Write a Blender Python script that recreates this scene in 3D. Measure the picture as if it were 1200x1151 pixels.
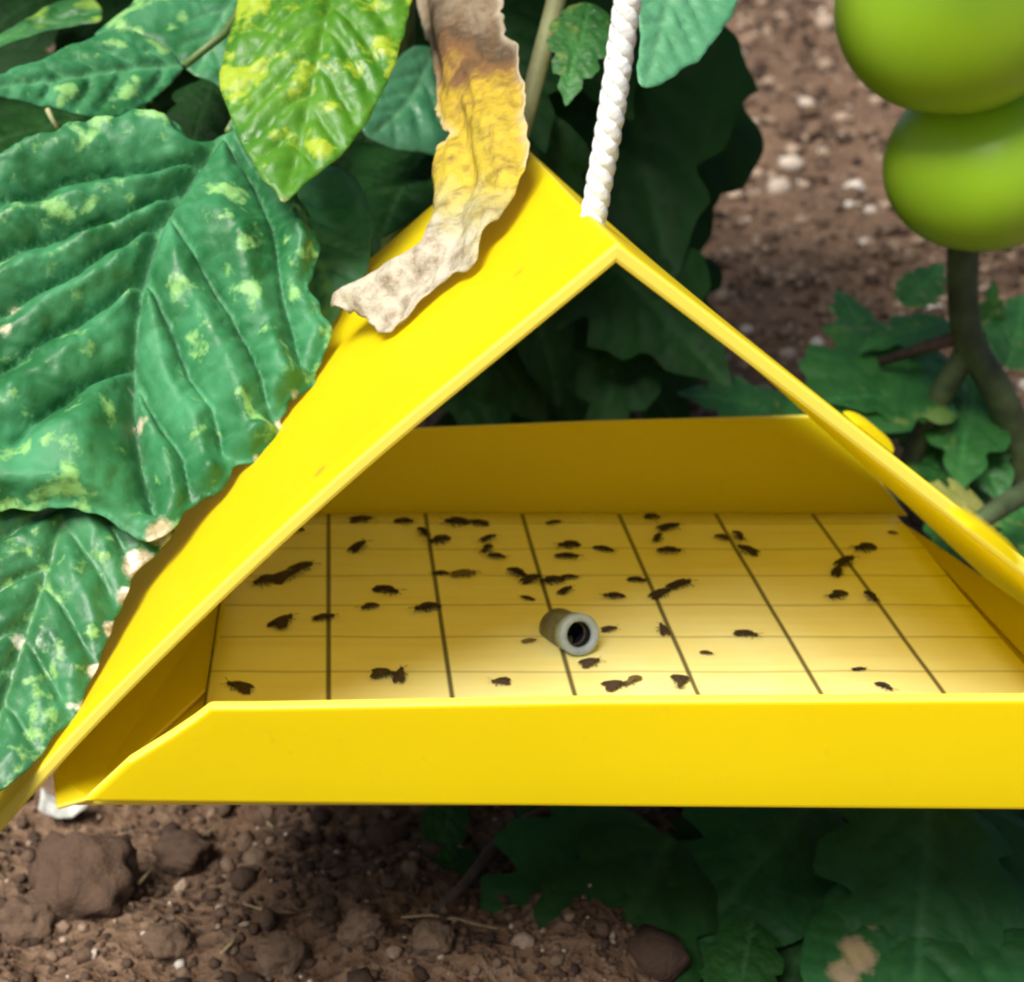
import bpy, bmesh, math, random
import numpy as np
from mathutils import Vector, Matrix, noise
from mathutils.geometry import delaunay_2d_cdt

for o in list(bpy.data.objects): bpy.data.objects.remove(o)
scene = bpy.context.scene
R = math.radians
random.seed(7); rng = np.random.default_rng(7)

# ------------------------------------------------------------------ camera
W = 0.027                      # one grid column of the sticky card, metres
F, CU, CV = 1750.0, 385.0, 575.5      # focal length and principal point in photo pixels (1200 x 1151, a crop)
TH = math.atan(745 / F)
SN, CS = math.sin(TH), math.cos(TH)
CAM = np.array([0.0, -9.11 * W, 6.345 * W])
RT = np.array([1.0, 0, 0]); UP = np.array([0, SN, CS]); FW = np.array([0, CS, -SN])

cd = bpy.data.cameras.new('camera'); cam = bpy.data.objects.new('camera', cd)
scene.collection.objects.link(cam); scene.camera = cam
cam.location = CAM; cam.rotation_euler = (R(90) - TH, 0, 0)
cd.sensor_fit = 'HORIZONTAL'; cd.sensor_width = 36; cd.lens = 36 * F / 1200
cd.shift_x = (600 - CU) / 1200; cd.shift_y = 0
cd.clip_start = 0.01; cd.clip_end = 500
cd.dof.use_dof = True; cd.dof.focus_distance = 0.30; cd.dof.aperture_fstop = 24.0

# ------------------------------------------------------------------ sky and sun
SUN_TO = np.array([-0.37, -0.44, 0.82]); SUN_TO /= np.linalg.norm(SUN_TO)
wd = bpy.data.worlds.new('World'); scene.world = wd; wd.use_nodes = True
nt = wd.node_tree
sky = nt.nodes.new('ShaderNodeTexSky'); sky.sky_type = 'NISHITA'; sky.sun_disc = False
sky.sun_elevation = math.asin(SUN_TO[2]); sky.sun_rotation = math.atan2(SUN_TO[0], SUN_TO[1])
sky.dust_density = 2.5; sky.air_density = 1.0
nt.links.new(sky.outputs[0], nt.nodes['Background'].inputs[0])
nt.nodes['Background'].inputs[1].default_value = 0.045
sd = bpy.data.lights.new('sun', 'SUN'); sun = bpy.data.objects.new('sun', sd)
scene.collection.objects.link(sun)
sd.energy = 4.2; sd.angle = R(32); sd.color = (1.0, 0.96, 0.89)
sun.rotation_euler = Vector(SUN_TO).to_track_quat('Z', 'Y').to_euler()
sun.location = (0, 0, 3)

vs = scene.view_settings
vs.view_transform = 'Standard'; vs.look = 'None'; vs.gamma = 1; vs.use_curve_mapping = False
vs.exposure = 0.82
scene.render.engine = 'CYCLES'
scene.cycles.filter_width = 2.2
scene.cycles.max_bounces = 7; scene.cycles.diffuse_bounces = 6; scene.cycles.glossy_bounces = 3; scene.cycles.transmission_bounces = 4

# ------------------------------------------------------------------ projection helpers
def ray(u, v):
    return RT * ((u - CU) / F) + UP * (-(v - CV) / F) + FW
def at(u, v, d):
    return CAM + d * ray(u, v)
def on_y(u, v, y):
    r = ray(u, v); return CAM + r * ((y - CAM[1]) / r[1])
def on_z(u, v, z):
    r = ray(u, v); return CAM + r * ((z - CAM[2]) / r[2])
def on_plane(u, v, p, n):
    r = ray(u, v); return CAM + r * (np.dot(p - CAM, n) / np.dot(r, n))
def norm(a):
    a = np.asarray(a, float); return a / np.linalg.norm(a)

# ------------------------------------------------------------------ object helpers
BASE = {}
def empty(name, loc, label=None, cat=None, group=None):
    o = bpy.data.objects.new(name, None); scene.collection.objects.link(o)
    o.location = loc; o.empty_display_size = 0.01
    BASE[o.name] = np.array(loc, float)
    if label: tag(o, label, cat, group)
    return o
def tag(o, label=None, cat=None, group=None, kind=None):
    if label: o['label'] = label
    if cat: o['category'] = cat
    if group: o['group'] = group
    if kind: o['kind'] = kind
    return o
def mesh(name, V, Fc, mat=None, parent=None, smooth=True, attrs=None, base=None):
    """V world coordinates. A child keeps its thing's base as origin."""
    V = np.asarray(V, float)
    b = BASE[parent.name] if parent is not None else (np.asarray(base, float) if base is not None else np.zeros(3))
    me = bpy.data.meshes.new(name)
    me.from_pydata((V - b).tolist(), [], [list(f) for f in Fc])
    if smooth: me.polygons.foreach_set('use_smooth', [True] * len(me.polygons))
    if attrs:
        for k, a in attrs.items():
            at_ = me.attributes.new(k, 'FLOAT', 'POINT'); at_.data.foreach_set('value', np.asarray(a, np.float32))
    me.update()
    if mat: me.materials.append(mat)
    o = bpy.data.objects.new(name, me); scene.collection.objects.link(o)
    if parent is not None: o.parent = parent
    else: o.location = b
    BASE[o.name] = b
    return o

def tube(pts, rad, seg=10, flat=1.0):
    pts = [np.asarray(p, float) for p in pts]; n = len(pts)
    rad = [rad] * n if np.isscalar(rad) else rad
    V, Fc = [], []
    t0 = norm(pts[1] - pts[0]); ref = np.array([0, 0, 1.0]) if abs(t0[2]) < .9 else np.array([0, 1.0, 0])
    side = norm(np.cross(t0, ref))
    for i in range(n):
        t = norm(pts[min(i + 1, n - 1)] - pts[max(i - 1, 0)])
        side = norm(side - t * np.dot(side, t)); oth = np.cross(t, side)
        for k in range(seg):
            a = 2 * math.pi * k / seg
            V.append(pts[i] + rad[i] * (math.cos(a) * side + flat * math.sin(a) * oth))
    for i in range(n - 1):
        for k in range(seg):
            k2 = (k + 1) % seg
            Fc.append((i * seg + k, i * seg + k2, (i + 1) * seg + k2, (i + 1) * seg + k))
    Fc.append(tuple(range(seg))[::-1]); Fc.append(tuple((n - 1) * seg + k for k in range(seg)))
    return V, Fc

def catmull(P, step, closed=True):
    P = [np.asarray(p, float) for p in P]; n = len(P); out = []
    for i in range(n if closed else n - 1):
        g = lambda j: P[j % n] if closed else P[min(max(j, 0), n - 1)]
        p0, p1, p2, p3 = g(i - 1), g(i), g(i + 1), g(i + 2)
        m = max(1, int(np.linalg.norm(p2 - p1) / step))
        for k in range(m):
            t = k / m
            out.append(.5 * ((2 * p1) + (-p0 + p2) * t + (2 * p0 - 5 * p1 + 4 * p2 - p3) * t * t + (-p0 + 3 * p1 - 3 * p2 + p3) * t ** 3))
    if not closed: out.append(P[-1])
    return np.array(out)

def seg_dist(P, poly):
    """distance from points P (n,2) to a polyline, and the parameter along it"""
    best = np.full(len(P), 1e9); par = np.zeros(len(P)); m = len(poly) - 1
    for i in range(m):
        a, b = poly[i], poly[i + 1]; ab = b - a; L = max(np.dot(ab, ab), 1e-12)
        t = np.clip(((P - a) @ ab) / L, 0, 1)
        d = np.linalg.norm(P - (a + t[:, None] * ab), axis=1)
        k = d < best; best[k] = d[k]; par[k] = (i + t[k]) / m
    return best, par

def inside(P, poly):
    x, y = P[:, 0], P[:, 1]; r = np.zeros(len(P), bool); j = len(poly) - 1
    for i in range(len(poly)):
        xi, yi = poly[i]; xj, yj = poly[j]
        c = ((yi > y) != (yj > y)) & (x < (xj - xi) * (y - yi) / (yj - yi + 1e-15) + xi)
        r ^= c; j = i
    return r

def triangulate(outline, spacing):
    lo, hi = outline.min(0), outline.max(0)
    gx, gy = np.meshgrid(np.arange(lo[0], hi[0], spacing), np.arange(lo[1], hi[1], spacing * .87))
    gx[1::2] += spacing * .5
    G = np.stack([gx.ravel(), gy.ravel()], 1) + rng.normal(0, spacing * .08, (gx.size, 2))
    G = G[inside(G, outline)]
    closed = np.vstack([outline, outline[:1]])
    d, _ = seg_dist(G, closed); G = G[d > spacing * .55]
    n = len(outline)
    allp = np.vstack([outline, G])
    v, e, f, *_ = delaunay_2d_cdt([Vector(p) for p in allp], [(i, (i + 1) % n) for i in range(n)], [], 1, 1e-7)
    return np.array([list(p) for p in v]), [tuple(t) for t in f]

def fbm(P, scale, oct=3):
    return np.array([noise.fractal(Vector(p) * scale, 1.0, 2.0, oct) for p in P])

# ------------------------------------------------------------------ materials
def newmat(name):
    m = bpy.data.materials.new(name); m.use_nodes = True
    return m, m.node_tree.nodes, m.node_tree.links, m.node_tree.nodes['Principled BSDF']
def N(nodes, t, **kw):
    n = nodes.new(t)
    for k, v in kw.items():
        if k.startswith('i_'):
            n.inputs[k[2:].replace('_', ' ')].default_value = v
        else: setattr(n, k, v)
    return n
def mixc(nodes, links, fac, a, b, mode='MIX'):
    m = nodes.new('ShaderNodeMix'); m.data_type = 'RGBA'; m.blend_type = mode
    for sock, val in ((m.inputs[0], fac), (m.inputs[6], a), (m.inputs[7], b)):
        if hasattr(val, 'is_output'): links.new(val, sock)
        elif isinstance(val, (tuple, list)): sock.default_value = (*val, 1) if len(val) == 3 else val
        else: sock.default_value = val
    return m.outputs[2]
def ramp(nodes, links, src, stops):
    r = nodes.new('ShaderNodeValToRGB'); el = r.color_ramp.elements
    while len(el) < len(stops): el.new(0.5)
    for e, (p, c) in zip(el, stops):
        e.position = p; e.color = (*c, 1) if not np.isscalar(c) else (c, c, c, 1)
    links.new(src, r.inputs[0]); return r.outputs[0]
def noise_tex(nodes, links, scale, detail=4, rough=.55, vec=None):
    n = N(nodes, 'ShaderNodeTexNoise'); n.inputs['Scale'].default_value = scale
    n.inputs['Detail'].default_value = detail; n.inputs['Roughness'].default_value = rough
    if vec is None:
        c = nodes.new('ShaderNodeTexCoord'); vec = c.outputs['Object']
    links.new(vec, n.inputs['Vector']); return n.outputs['Fac']
def bump(nodes, links, h, strength, dist, nrm=None):
    b = nodes.new('ShaderNodeBump'); b.inputs['Strength'].default_value = strength; b.inputs['Distance'].default_value = dist
    links.new(h, b.inputs['Height'])
    if nrm is not None: links.new(nrm, b.inputs['Normal'])
    return b.outputs[0]

def leaf_material(name, c1, c2, yel=(0.35, 0.42, 0.03), yamt=0.0, ysc=70, rough=.42, veincol=None, trans=.22, cell=260, bumpd=.0009, drycol=(.62, .56, .40), spec=.6):
    m, n, l, p = newmat(name)
    tc = n.new('ShaderNodeTexCoord').outputs['Object']
    a = noise_tex(n, l, 45, 3, .6, tc)
    col = mixc(n, l, ramp(n, l, a, [(.35, 0.), (.68, 1.)]), c1, c2)
    vo = N(n, 'ShaderNodeTexVoronoi', feature='SMOOTH_F1'); vo.inputs['Scale'].default_value = cell
    wn = N(n, 'ShaderNodeTexNoise'); wn.inputs['Scale'].default_value = 120; l.new(tc, wn.inputs['Vector'])
    wv = N(n, 'ShaderNodeVectorMath', operation='MULTIPLY_ADD'); l.new(wn.outputs['Color'], wv.inputs[0]); wv.inputs[1].default_value = (.006,) * 3; l.new(tc, wv.inputs[2])
    l.new(wv.outputs[0], vo.inputs['Vector'])
    if yamt > 0:
        y = noise_tex(n, l, ysc, 5, .6, tc)
        va = n.new('ShaderNodeAttribute'); va.attribute_name = 'inter'
        s = N(n, 'ShaderNodeMath', operation='MULTIPLY_ADD'); l.new(va.outputs['Fac'], s.inputs[0]); s.inputs[1].default_value = .16; l.new(y, s.inputs[2])
        col = mixc(n, l, ramp(n, l, s.outputs[0], [(.68 - .22 * yamt, 0.), (.775 - .22 * yamt, 1.)]), col, yel)
    ve = n.new('ShaderNodeAttribute'); ve.attribute_name = 'vein'
    vm = N(n, 'ShaderNodeMath', operation='MULTIPLY'); l.new(ve.outputs['Fac'], vm.inputs[0]); vm.inputs[1].default_value = .55
    col = mixc(n, l, vm.outputs[0], col, veincol or tuple(min(1, x * 1.6 + .02) for x in c2))
    dr = n.new('ShaderNodeAttribute'); dr.attribute_name = 'dry'
    dn = noise_tex(n, l, 210, 3, .65, tc)
    dm = N(n, 'ShaderNodeMath', operation='MULTIPLY_ADD'); l.new(dn, dm.inputs[0]); dm.inputs[1].default_value = .7; l.new(dr.outputs['Fac'], dm.inputs[2])
    dryf = ramp(n, l, dm.outputs[0], [(.70, 0.), (.92, 1.)])
    dcol = mixc(n, l, ramp(n, l, dn, [(.35, 0.), (.6, 1.)]), (.30, .22, .10), drycol)
    col = mixc(n, l, dryf, col, dcol)
    l.new(col, p.inputs['Base Color'])
    rmix = N(n, 'ShaderNodeMapRange'); l.new(a, rmix.inputs[0]); rmix.inputs[1].default_value = .3; rmix.inputs[2].default_value = .7
    rmix.inputs[3].default_value = rough - .07; rmix.inputs[4].default_value = rough + .16
    l.new(rmix.outputs[0], p.inputs['Roughness'])
    p.inputs['Specular IOR Level'].default_value = spec
    b1 = bump(n, l, vo.outputs['Distance'], .55, bumpd)
    b2 = bump(n, l, dn, .35, .0008, b1)
    l.new(b2, p.inputs['Normal'])
    tr = n.new('ShaderNodeBsdfTranslucent'); l.new(mixc(n, l, .5, col, (.22, .42, .03)), tr.inputs['Color']); l.new(b2, tr.inputs['Normal'])
    mx = n.new('ShaderNodeMixShader'); mx.inputs[0].default_value = trans
    l.new(p.outputs[0], mx.inputs[1]); l.new(tr.outputs[0], mx.inputs[2])
    l.new(mx.outputs[0], n['Material Output'].inputs['Surface'])
    return m

def simple(name, col, rough=.5, var=.15, nscale=60, bumps=None, spec=.5):
    m, n, l, p = newmat(name)
    f = noise_tex(n, l, nscale, 5, .6)
    c2 = tuple(max(0, x * (1 - 2 * var)) for x in col); c3 = tuple(min(1, x * (1 + var)) for x in col)
    l.new(mixc(n, l, ramp(n, l, f, [(.3, 0.), (.7, 1.)]), c2, c3), p.inputs['Base Color'])
    p.inputs['Roughness'].default_value = rough; p.inputs['Specular IOR Level'].default_value = spec
    if bumps: l.new(bump(n, l, noise_tex(n, l, bumps[0], 5, .65), bumps[1], bumps[2]), p.inputs['Normal'])
    return m

def plastic(name, col, rough=.38, trans=.10):
    """thin polypropylene sheet: slightly uneven, faint scuffs, lets a little light through"""
    m, n, l, p = newmat(name)
    tc = n.new('ShaderNodeTexCoord').outputs['Object']
    big = noise_tex(n, l, 9, 3, .5, tc); scuff = noise_tex(n, l, 160, 6, .75, tc)
    c = mixc(n, l, ramp(n, l, big, [(.3, 0.), (.7, 1.)]), tuple(x * .93 for x in col), col)
    c = mixc(n, l, ramp(n, l, scuff, [(.60, 0.), (.80, .30)]), c, (col[0] * .72, col[1] * .62, col[2] + .01))
    mark = N(n, 'ShaderNodeTexVoronoi'); mark.inputs['Scale'].default_value = 55; l.new(tc, mark.inputs['Vector'])
    dots = ramp(n, l, mark.outputs['Distance'], [(.05, .5), (.11, 0.)])
    sel = ramp(n, l, mark.outputs['Color'], [(.62, 0.), (.66, 1.)])
    dm_ = N(n, 'ShaderNodeMath', operation='MULTIPLY'); l.new(dots, dm_.inputs[0]); l.new(sel, dm_.inputs[1])
    c = mixc(n, l, dm_.outputs[0], c, (.45, .30, .05))
    l.new(c, p.inputs['Base Color'])
    mr = N(n, 'ShaderNodeMapRange'); l.new(scuff, mr.inputs[0]); mr.inputs[3].default_value = rough - .05; mr.inputs[4].default_value = rough + .2
    l.new(mr.outputs[0], p.inputs['Roughness']); p.inputs['Specular IOR Level'].default_value = .4
    b = bump(n, l, big, .3, .002); b = bump(n, l, scuff, .08, .0004, b); l.new(b, p.inputs['Normal'])
    tr = n.new('ShaderNodeBsdfTranslucent'); l.new(c, tr.inputs['Color'])
    mx = n.new('ShaderNodeMixShader'); mx.inputs[0].default_value = trans
    l.new(p.outputs[0], mx.inputs[1]); l.new(tr.outputs[0], mx.inputs[2]); l.new(mx.outputs[0], n['Material Output'].inputs['Surface'])
    return m

YELLOW = (.94, .80, .004)
M_yel = plastic('yellow_plastic', YELLOW, .42, .50)
M_edge = plastic('yellow_cut_edge', (.90, .76, .10), .5, .2)
M_stem = simple('green_stem', (.10, .17, .04), .5, .3, 80, (400, .3, .0006))
M_stem_dark = simple('olive_stem', (.065, .095, .035), .6, .35, 70, (350, .4, .0008))
M_stem_pale = simple('pale_stem', (.30, .31, .14), .6, .2, 80, (400, .3, .0006))
M_twig = simple('dead_twig', (.07, .045, .03), .85, .4, 90, (300, .5, .001))

def soil_material():
    m, n, l, p = newmat('soil')
    tc = n.new('ShaderNodeTexCoord').outputs['Object']
    a = noise_tex(n, l, 14, 5, .7, tc); b = noise_tex(n, l, 150, 4, .7, tc)
    c = mixc(n, l, ramp(n, l, a, [(.3, 0.), (.7, 1.)]), (.048, .025, .014), (.150, .086, .051))
    c = mixc(n, l, ramp(n, l, b, [(.35, 0.), (.75, 1.)]), c, (.21, .138, .088), 'MIX')
    vo = N(n, 'ShaderNodeTexVoronoi'); vo.inputs['Scale'].default_value = 210; l.new(tc, vo.inputs['Vector'])
    c = mixc(n, l, ramp(n, l, vo.outputs['Distance'], [(.0, .55), (.5, 0.)]), c, (.05, .03, .022))
    l.new(c, p.inputs['Base Color']); p.inputs['Roughness'].default_value = .92; p.inputs['Specular IOR Level'].default_value = .2
    b1 = bump(n, l, vo.outputs['Distance'], .8, .004); b2 = bump(n, l, b, .8, .004, b1); l.new(b2, p.inputs['Normal'])
    return m
M_soil = soil_material()
def crumb_material():
    m, n, l, p = newmat('soil_crumb')
    tc = n.new('ShaderNodeTexCoord').outputs['Object']
    at_ = n.new('ShaderNodeAttribute'); at_.attribute_name = 'tone'
    c = ramp(n, l, at_.outputs['Fac'], [(0, (.026, .014, .009)), (.42, (.092, .055, .034)), (.75, (.215, .142, .092)), (.9, (.38, .28, .20)), (1, (.66, .60, .52))])
    f = noise_tex(n, l, 320, 3, .7, tc)
    c = mixc(n, l, ramp(n, l, f, [(.3, .5), (.7, 0.)]), c, (.04, .026, .02))
    l.new(c, p.inputs['Base Color']); p.inputs['Roughness'].default_value = .88; p.inputs['Specular IOR Level'].default_value = .25
    l.new(bump(n, l, f, .7, .002), p.inputs['Normal'])
    return m
M_crumb = crumb_material()

# ------------------------------------------------------------------ ground
GZ = -0.10
def ground_h(x, y):
    r = math.hypot(x, y + .25)
    k = min(1.0, r / .5)
    h = .016 * noise.fractal(Vector((x * 7, y * 7, 3.1)), 1.0, 2.0, 3)
    h += .007 * noise.fractal(Vector((x * 34, y * 34, 9.7)), .9, 2.0, 3)
    h += .05 * noise.noise(Vector((x * 1.3, y * 1.3, 1.7))) * max(0, min(1, (y - .5) / 1.5))
    return GZ + h + .02 * max(0, y - .4)
def axis(lo, hi, fine_lo, fine_hi, step, grow):
    a = list(np.arange(fine_lo, fine_hi, step)); s = step
    while a[-1] < hi: s *= grow; a.append(a[-1] + s)
    s = step; b = [fine_lo]
    while b[-1] > lo: s *= grow; b.append(b[-1] - s)
    return np.array(b[:0:-1] + a)
gx = axis(-60, 60, -.22, .42, .0055, 1.10); gy = axis(-60, 60, -.10, .40, .0055, 1.055)
V = [(x, y, ground_h(x, y)) for y in gy for x in gx]
nx = len(gx)
Fc = [(j * nx + i, j * nx + i + 1, (j + 1) * nx + i + 1, (j + 1) * nx + i) for j in range(len(gy) - 1) for i in range(nx - 1)]
tag(mesh('ground', V, Fc, M_soil), kind='structure')

# rock / clod shapes
def rock_proto(seed, sub=2, rough=.35):
    bm = bmesh.new(); bmesh.ops.create_icosphere(bm, subdivisions=sub, radius=1)
    s = Vector((seed * 3.1, seed * 1.7, seed * .9))
    for v in bm.verts:
        d = v.co.normalized()
        v.co = d * (1 + rough * noise.fractal(d * 1.3 + s, 1, 2, 2) + rough * .45 * noise.noise(d * 4 + s))
    V = np.array([v.co[:] for v in bm.verts]); Fc = np.array([[v.index for v in f.verts] for f in bm.faces]); bm.free()
    return V, Fc
def scatter_rocks(name, spots, sub, mat):
    protos = [rock_proto(k + 1, sub) for k in range(7)]
    VV, FF, TT, off = [], [], [], 0
    for (p, s, tone) in spots:
        V, Fc = protos[rng.integers(7)]
        q = Matrix.Rotation(rng.uniform(0, 6.28), 3, 'Z') @ Matrix.Rotation(rng.uniform(0, 6.28), 3, 'X')
        X = (V * np.array([1, rng.uniform(.65, 1), rng.uniform(.5, .9)])) @ np.array(q).T * s + p
        VV.append(X); FF.append(Fc + off); TT.append(np.full(len(V), tone)); off += len(V)
    return mesh(name, np.vstack(VV), np.vstack(FF).tolist(), mat, attrs={'tone': np.concatenate(TT)}, smooth=True)
spots, far = [], []
for k in range(22000):
    d = math.exp(rng.uniform(math.log(.30), math.log(3.0))); u = rng.uniform(-120, 1320)
    x = d * (u - CU) / F; y = CAM[1] + d * (1.0 if d > .6 else rng.uniform(.6, 1.0))
    s = .0010 * math.exp(rng.normal(0, .55)) * (1 + 2.2 * max(0, d - .4))
    s = min(s, .016)
    tone = float(np.clip(rng.beta(1.5, 2.3 if d < .75 else 1.5), 0, .9)) if rng.random() > .05 else rng.uniform(.91, 1)
    if tone > .9 and d < .75: s *= .6
    p = np.array([x, y, ground_h(x, y) + s * .25])
    (spots if d < .75 else far).append((p, s, tone))
tag(scatter_rocks('soil_crumbs', spots, 1, M_crumb), 'loose brown soil crumbs on the ground near the yellow trap', 'soil', kind='stuff')
tag(scatter_rocks('soil_crumbs', far, 1, M_crumb), 'loose pale brown soil crumbs on the ground behind the trap', 'soil', kind='stuff')

def ground_pt(u, v):
    z = GZ
    for _ in range(6):
        p = on_z(u, v, z); z = ground_h(p[0], p[1])
    return p
def clod(name, u, v, rpx, tone, label, cat, seed, flat=.75, group=None):
    p = ground_pt(u, v); d = np.dot(p - CAM, FW); r = rpx / F * d
    V, Fc = rock_proto(seed, 4 if rpx > 20 else 3, .32)
    V = V * (1 + .10 * fbm(V, 3.5, 4) + .04 * fbm(V, 11, 3))[:, None]
    V = V * np.array([r, r * .85, r * flat]) + p + np.array([0, 0, r * .25])
    o = mesh(name, V, Fc.tolist(), M_crumb, base=p, attrs={'tone': np.full(len(V), tone)})
    return tag(o, label, cat, group)
clod('soil_clod', 105, 1050, 66, .40, 'large dark brown soil clod below the left corner of the yellow trap', 'clod', 11, .9)
clod('soil_clod', 330, 1128, 30, .62, 'upright brown soil lump at the bottom edge, left of the round stones', 'clod', 13, 1.1)
clod('stone', 426, 1096, 27, .74, 'round tan stone on the soil at the bottom, left one of two', 'stone', 17, .9)
clod('stone', 506, 1108, 25, .66, 'greyish brown stone beside the dark leaves at the bottom', 'stone', 19, .95)
clod('soil_clod', 215, 1010, 34, .30, 'dark soil clod just right of the largest clod', 'clod', 23)
clod('soil_clod', 30, 1090, 38, .5, 'brown soil clod at the lower left corner of the picture', 'clod', 29)
clod('soil_clod', 200, 1110, 30, .55, 'brown soil clod at the bottom edge, right of the corner clod', 'clod', 31)
for k, (u, v, r, t, lab) in enumerate([
        (1001, 222, 11, 1.0, 'brightest pale pebble on the soil left of the lower tomato'),
        (986, 141, 9, .90, 'pale pebble on the soil left of the gap between the tomatoes'),
        (1026, 121, 8, .9, 'small pale pebble right beside the upper tomato'),
        (1014, 287, 8, .97, 'small pale pebble on the soil below the lower tomato'),
        (902, 145, 9, .80, 'tan pebble on the soil beside the dark leaf edge'),
        (862, 232, 9, .9, 'light grey pebble touching the dark leaf edge'),
        (938, 262, 10, .82, 'pale lump of soil above the yellow roof edge'),
        (916, 24, 9, .88, 'pale pebble on the soil at the top of the picture'),
        (965, 180, 7, .95, 'tiny pale pebble in the middle of the bare soil')]):
    clod('pebble', u, v, r, t, lab, 'pebble', 40 + k, .7, 'pale pebbles on the bare soil')

M_straw = simple('straw', (.34, .25, .13), .8, .3, 200)
VV, FF, off_ = [], [], 0
for k in range(130):
    d = math.exp(rng.uniform(math.log(.36), math.log(2.2))); u = rng.uniform(-60, 1260)
    x = d * (u - CU) / F; y = CAM[1] + d * (1.0 if d > .6 else rng.uniform(.75, 1.0)); a = rng.uniform(0, 3.14); L = rng.uniform(.006, .018) * (.6 + .7 * d)
    p = np.array([x, y, ground_h(x, y) + .0025]); e = np.array([math.cos(a), math.sin(a), rng.uniform(-.15, .25)]); bend = np.array([-math.sin(a), math.cos(a), .3]) * L * rng.uniform(-.2, .2)
    V, Fc = tube([p - e * L / 2, p + bend, p + e * L / 2], [.0004, .0006, .0003], 5, .6)
    VV += V; FF += [tuple(i + off_ for i in f) for f in Fc]; off_ += len(V)
tag(mesh('straw_bits', VV, FF, M_straw), 'small bits of straw and root scattered over the soil', 'straw', kind='stuff')

# ------------------------------------------------------------------ delta trap
TD = 5.1 * W            # depth of the base
T = .105 * W             # sheet thickness
XL, XR = -2.0 * W, 6.25 * W
trap = empty('delta_trap', ((XL + XR) / 2, TD / 2, 0), 'yellow plastic tent-shaped insect trap with open ends, hanging among tomato leaves', 'insect trap')

def sheet(name, c00, c10, c11, c01, thick, nu=24, nv=14, bulge=0, parent=trap, mat=M_yel, outward=None, wob=.0006, seed=1.0):
    """bilinear sheet c00-c10 (front edge), c01-c11 (back edge) with thickness; rim gets the cut-edge material"""
    c00, c10, c11, c01 = [np.asarray(c, float) for c in (c00, c10, c11, c01)]
    nrm = norm(np.cross(c10 - c00, c01 - c00))
    if outward is not None and np.dot(nrm, outward) < 0: nrm = -nrm
    top = []
    for j in range(nv + 1):
        for i in range(nu + 1):
            a, b = i / nu, j / nv
            p = (c00 * (1 - a) + c10 * a) * (1 - b) + (c01 * (1 - a) + c11 * a) * b
            p = p + nrm * (bulge * math.sin(math.pi * a) + wob * noise.noise(Vector((a * 3 + seed * 7, b * 3, seed))))
            top.append(p)
    top = np.array(top); bot = top - nrm * thick; n = len(top); w = nu + 1
    Fc, mi = [], []
    for j in range(nv):
        for i in range(nu):
            q = (j * w + i, j * w + i + 1, (j + 1) * w + i + 1, (j + 1) * w + i)
            Fc.append(q); Fc.append(tuple(n + k for k in q[::-1])); mi += [0, 0]
    rim = [i for i in range(nu)] + [j * w + nu for j in range(nv)] + [nv * w + i for i in range(nu, 0, -1)] + [j * w for j in range(nv, 0, -1)]
    for k in range(len(rim)):
        a, b = rim[k], rim[(k + 1) % len(rim)]
        Fc.append((b, a, n + a, n + b)); mi.append(1)
    o = mesh(name, np.vstack([top, bot]), Fc, mat, parent, smooth=False)
    o.data.materials.append(M_edge)
    o.data.polygons.foreach_set('material_index', mi)
    o.data.polygons.foreach_set('use_smooth', [m == 0 for m in mi]); o.data.update()
    bv = o.modifiers.new('bevel', 'BEVEL'); bv.width = .0007; bv.segments = 2; bv.limit_method = 'ANGLE'; bv.angle_limit = R(60)
    return o

apex_f = on_y(722, 282, 0); apex_b = on_y(600, 160, TD)
# left roof panel: from the ridge down past the base on the left
lf = on_y(-62, 1022, -.002); lb = on_y(112, 640, TD)
LN = norm(np.cross(apex_b - apex_f, lf - apex_f)); LN = LN if LN[2] > 0 else -LN
sheet('left_roof_panel', apex_f, lf, lb, apex_b, T, 40, 16, .16 * W, outward=LN, seed=1.3)
# right roof panel: splayed out a little at its front corner
rf = on_y(1560, 943, 0); rb = on_y(1206, 708, TD)
off = np.array([.0006, 0, -.0004])
sheet('right_roof_panel', apex_f + off, rf, rb, apex_b + off, T, 40, 16, .02 * W, outward=np.array([1, 0, 1.]), seed=2.1)
# base
sheet('base_panel', (XL, .0026, 0), (XR - .02 * W, .0026, 0), (XR - .33 * W, TD, 0), (XL, TD, 0), T, 30, 16, 0, outward=np.array([0, 0, 1.]), wob=.0004, seed=3.3)

def flap(name, poly, thick, nrm, hinge_dir):
    """flap with chamfered ends, given as outline in world coordinates, as a bevelled slab"""
    poly = np.array(poly); nrm = norm(nrm); n = len(poly)
    V = np.vstack([poly, poly - nrm * thick])
    Fc = [tuple(range(n)), tuple(range(2 * n - 1, n - 1, -1))] + [((k + 1) % n, k, n + k, n + (k + 1) % n) for k in range(n)]
    o = mesh(name, V, Fc, M_yel, trap, smooth=False)
    o.data.materials.append(M_edge)
    o.data.polygons.foreach_set('material_index', [0, 0] + [1] * n); o.data.update()
    bv = o.modifiers.new('bevel', 'BEVEL'); bv.width = .0010; bv.segments = 3; bv.limit_method = 'ANGLE'
    return o
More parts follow.
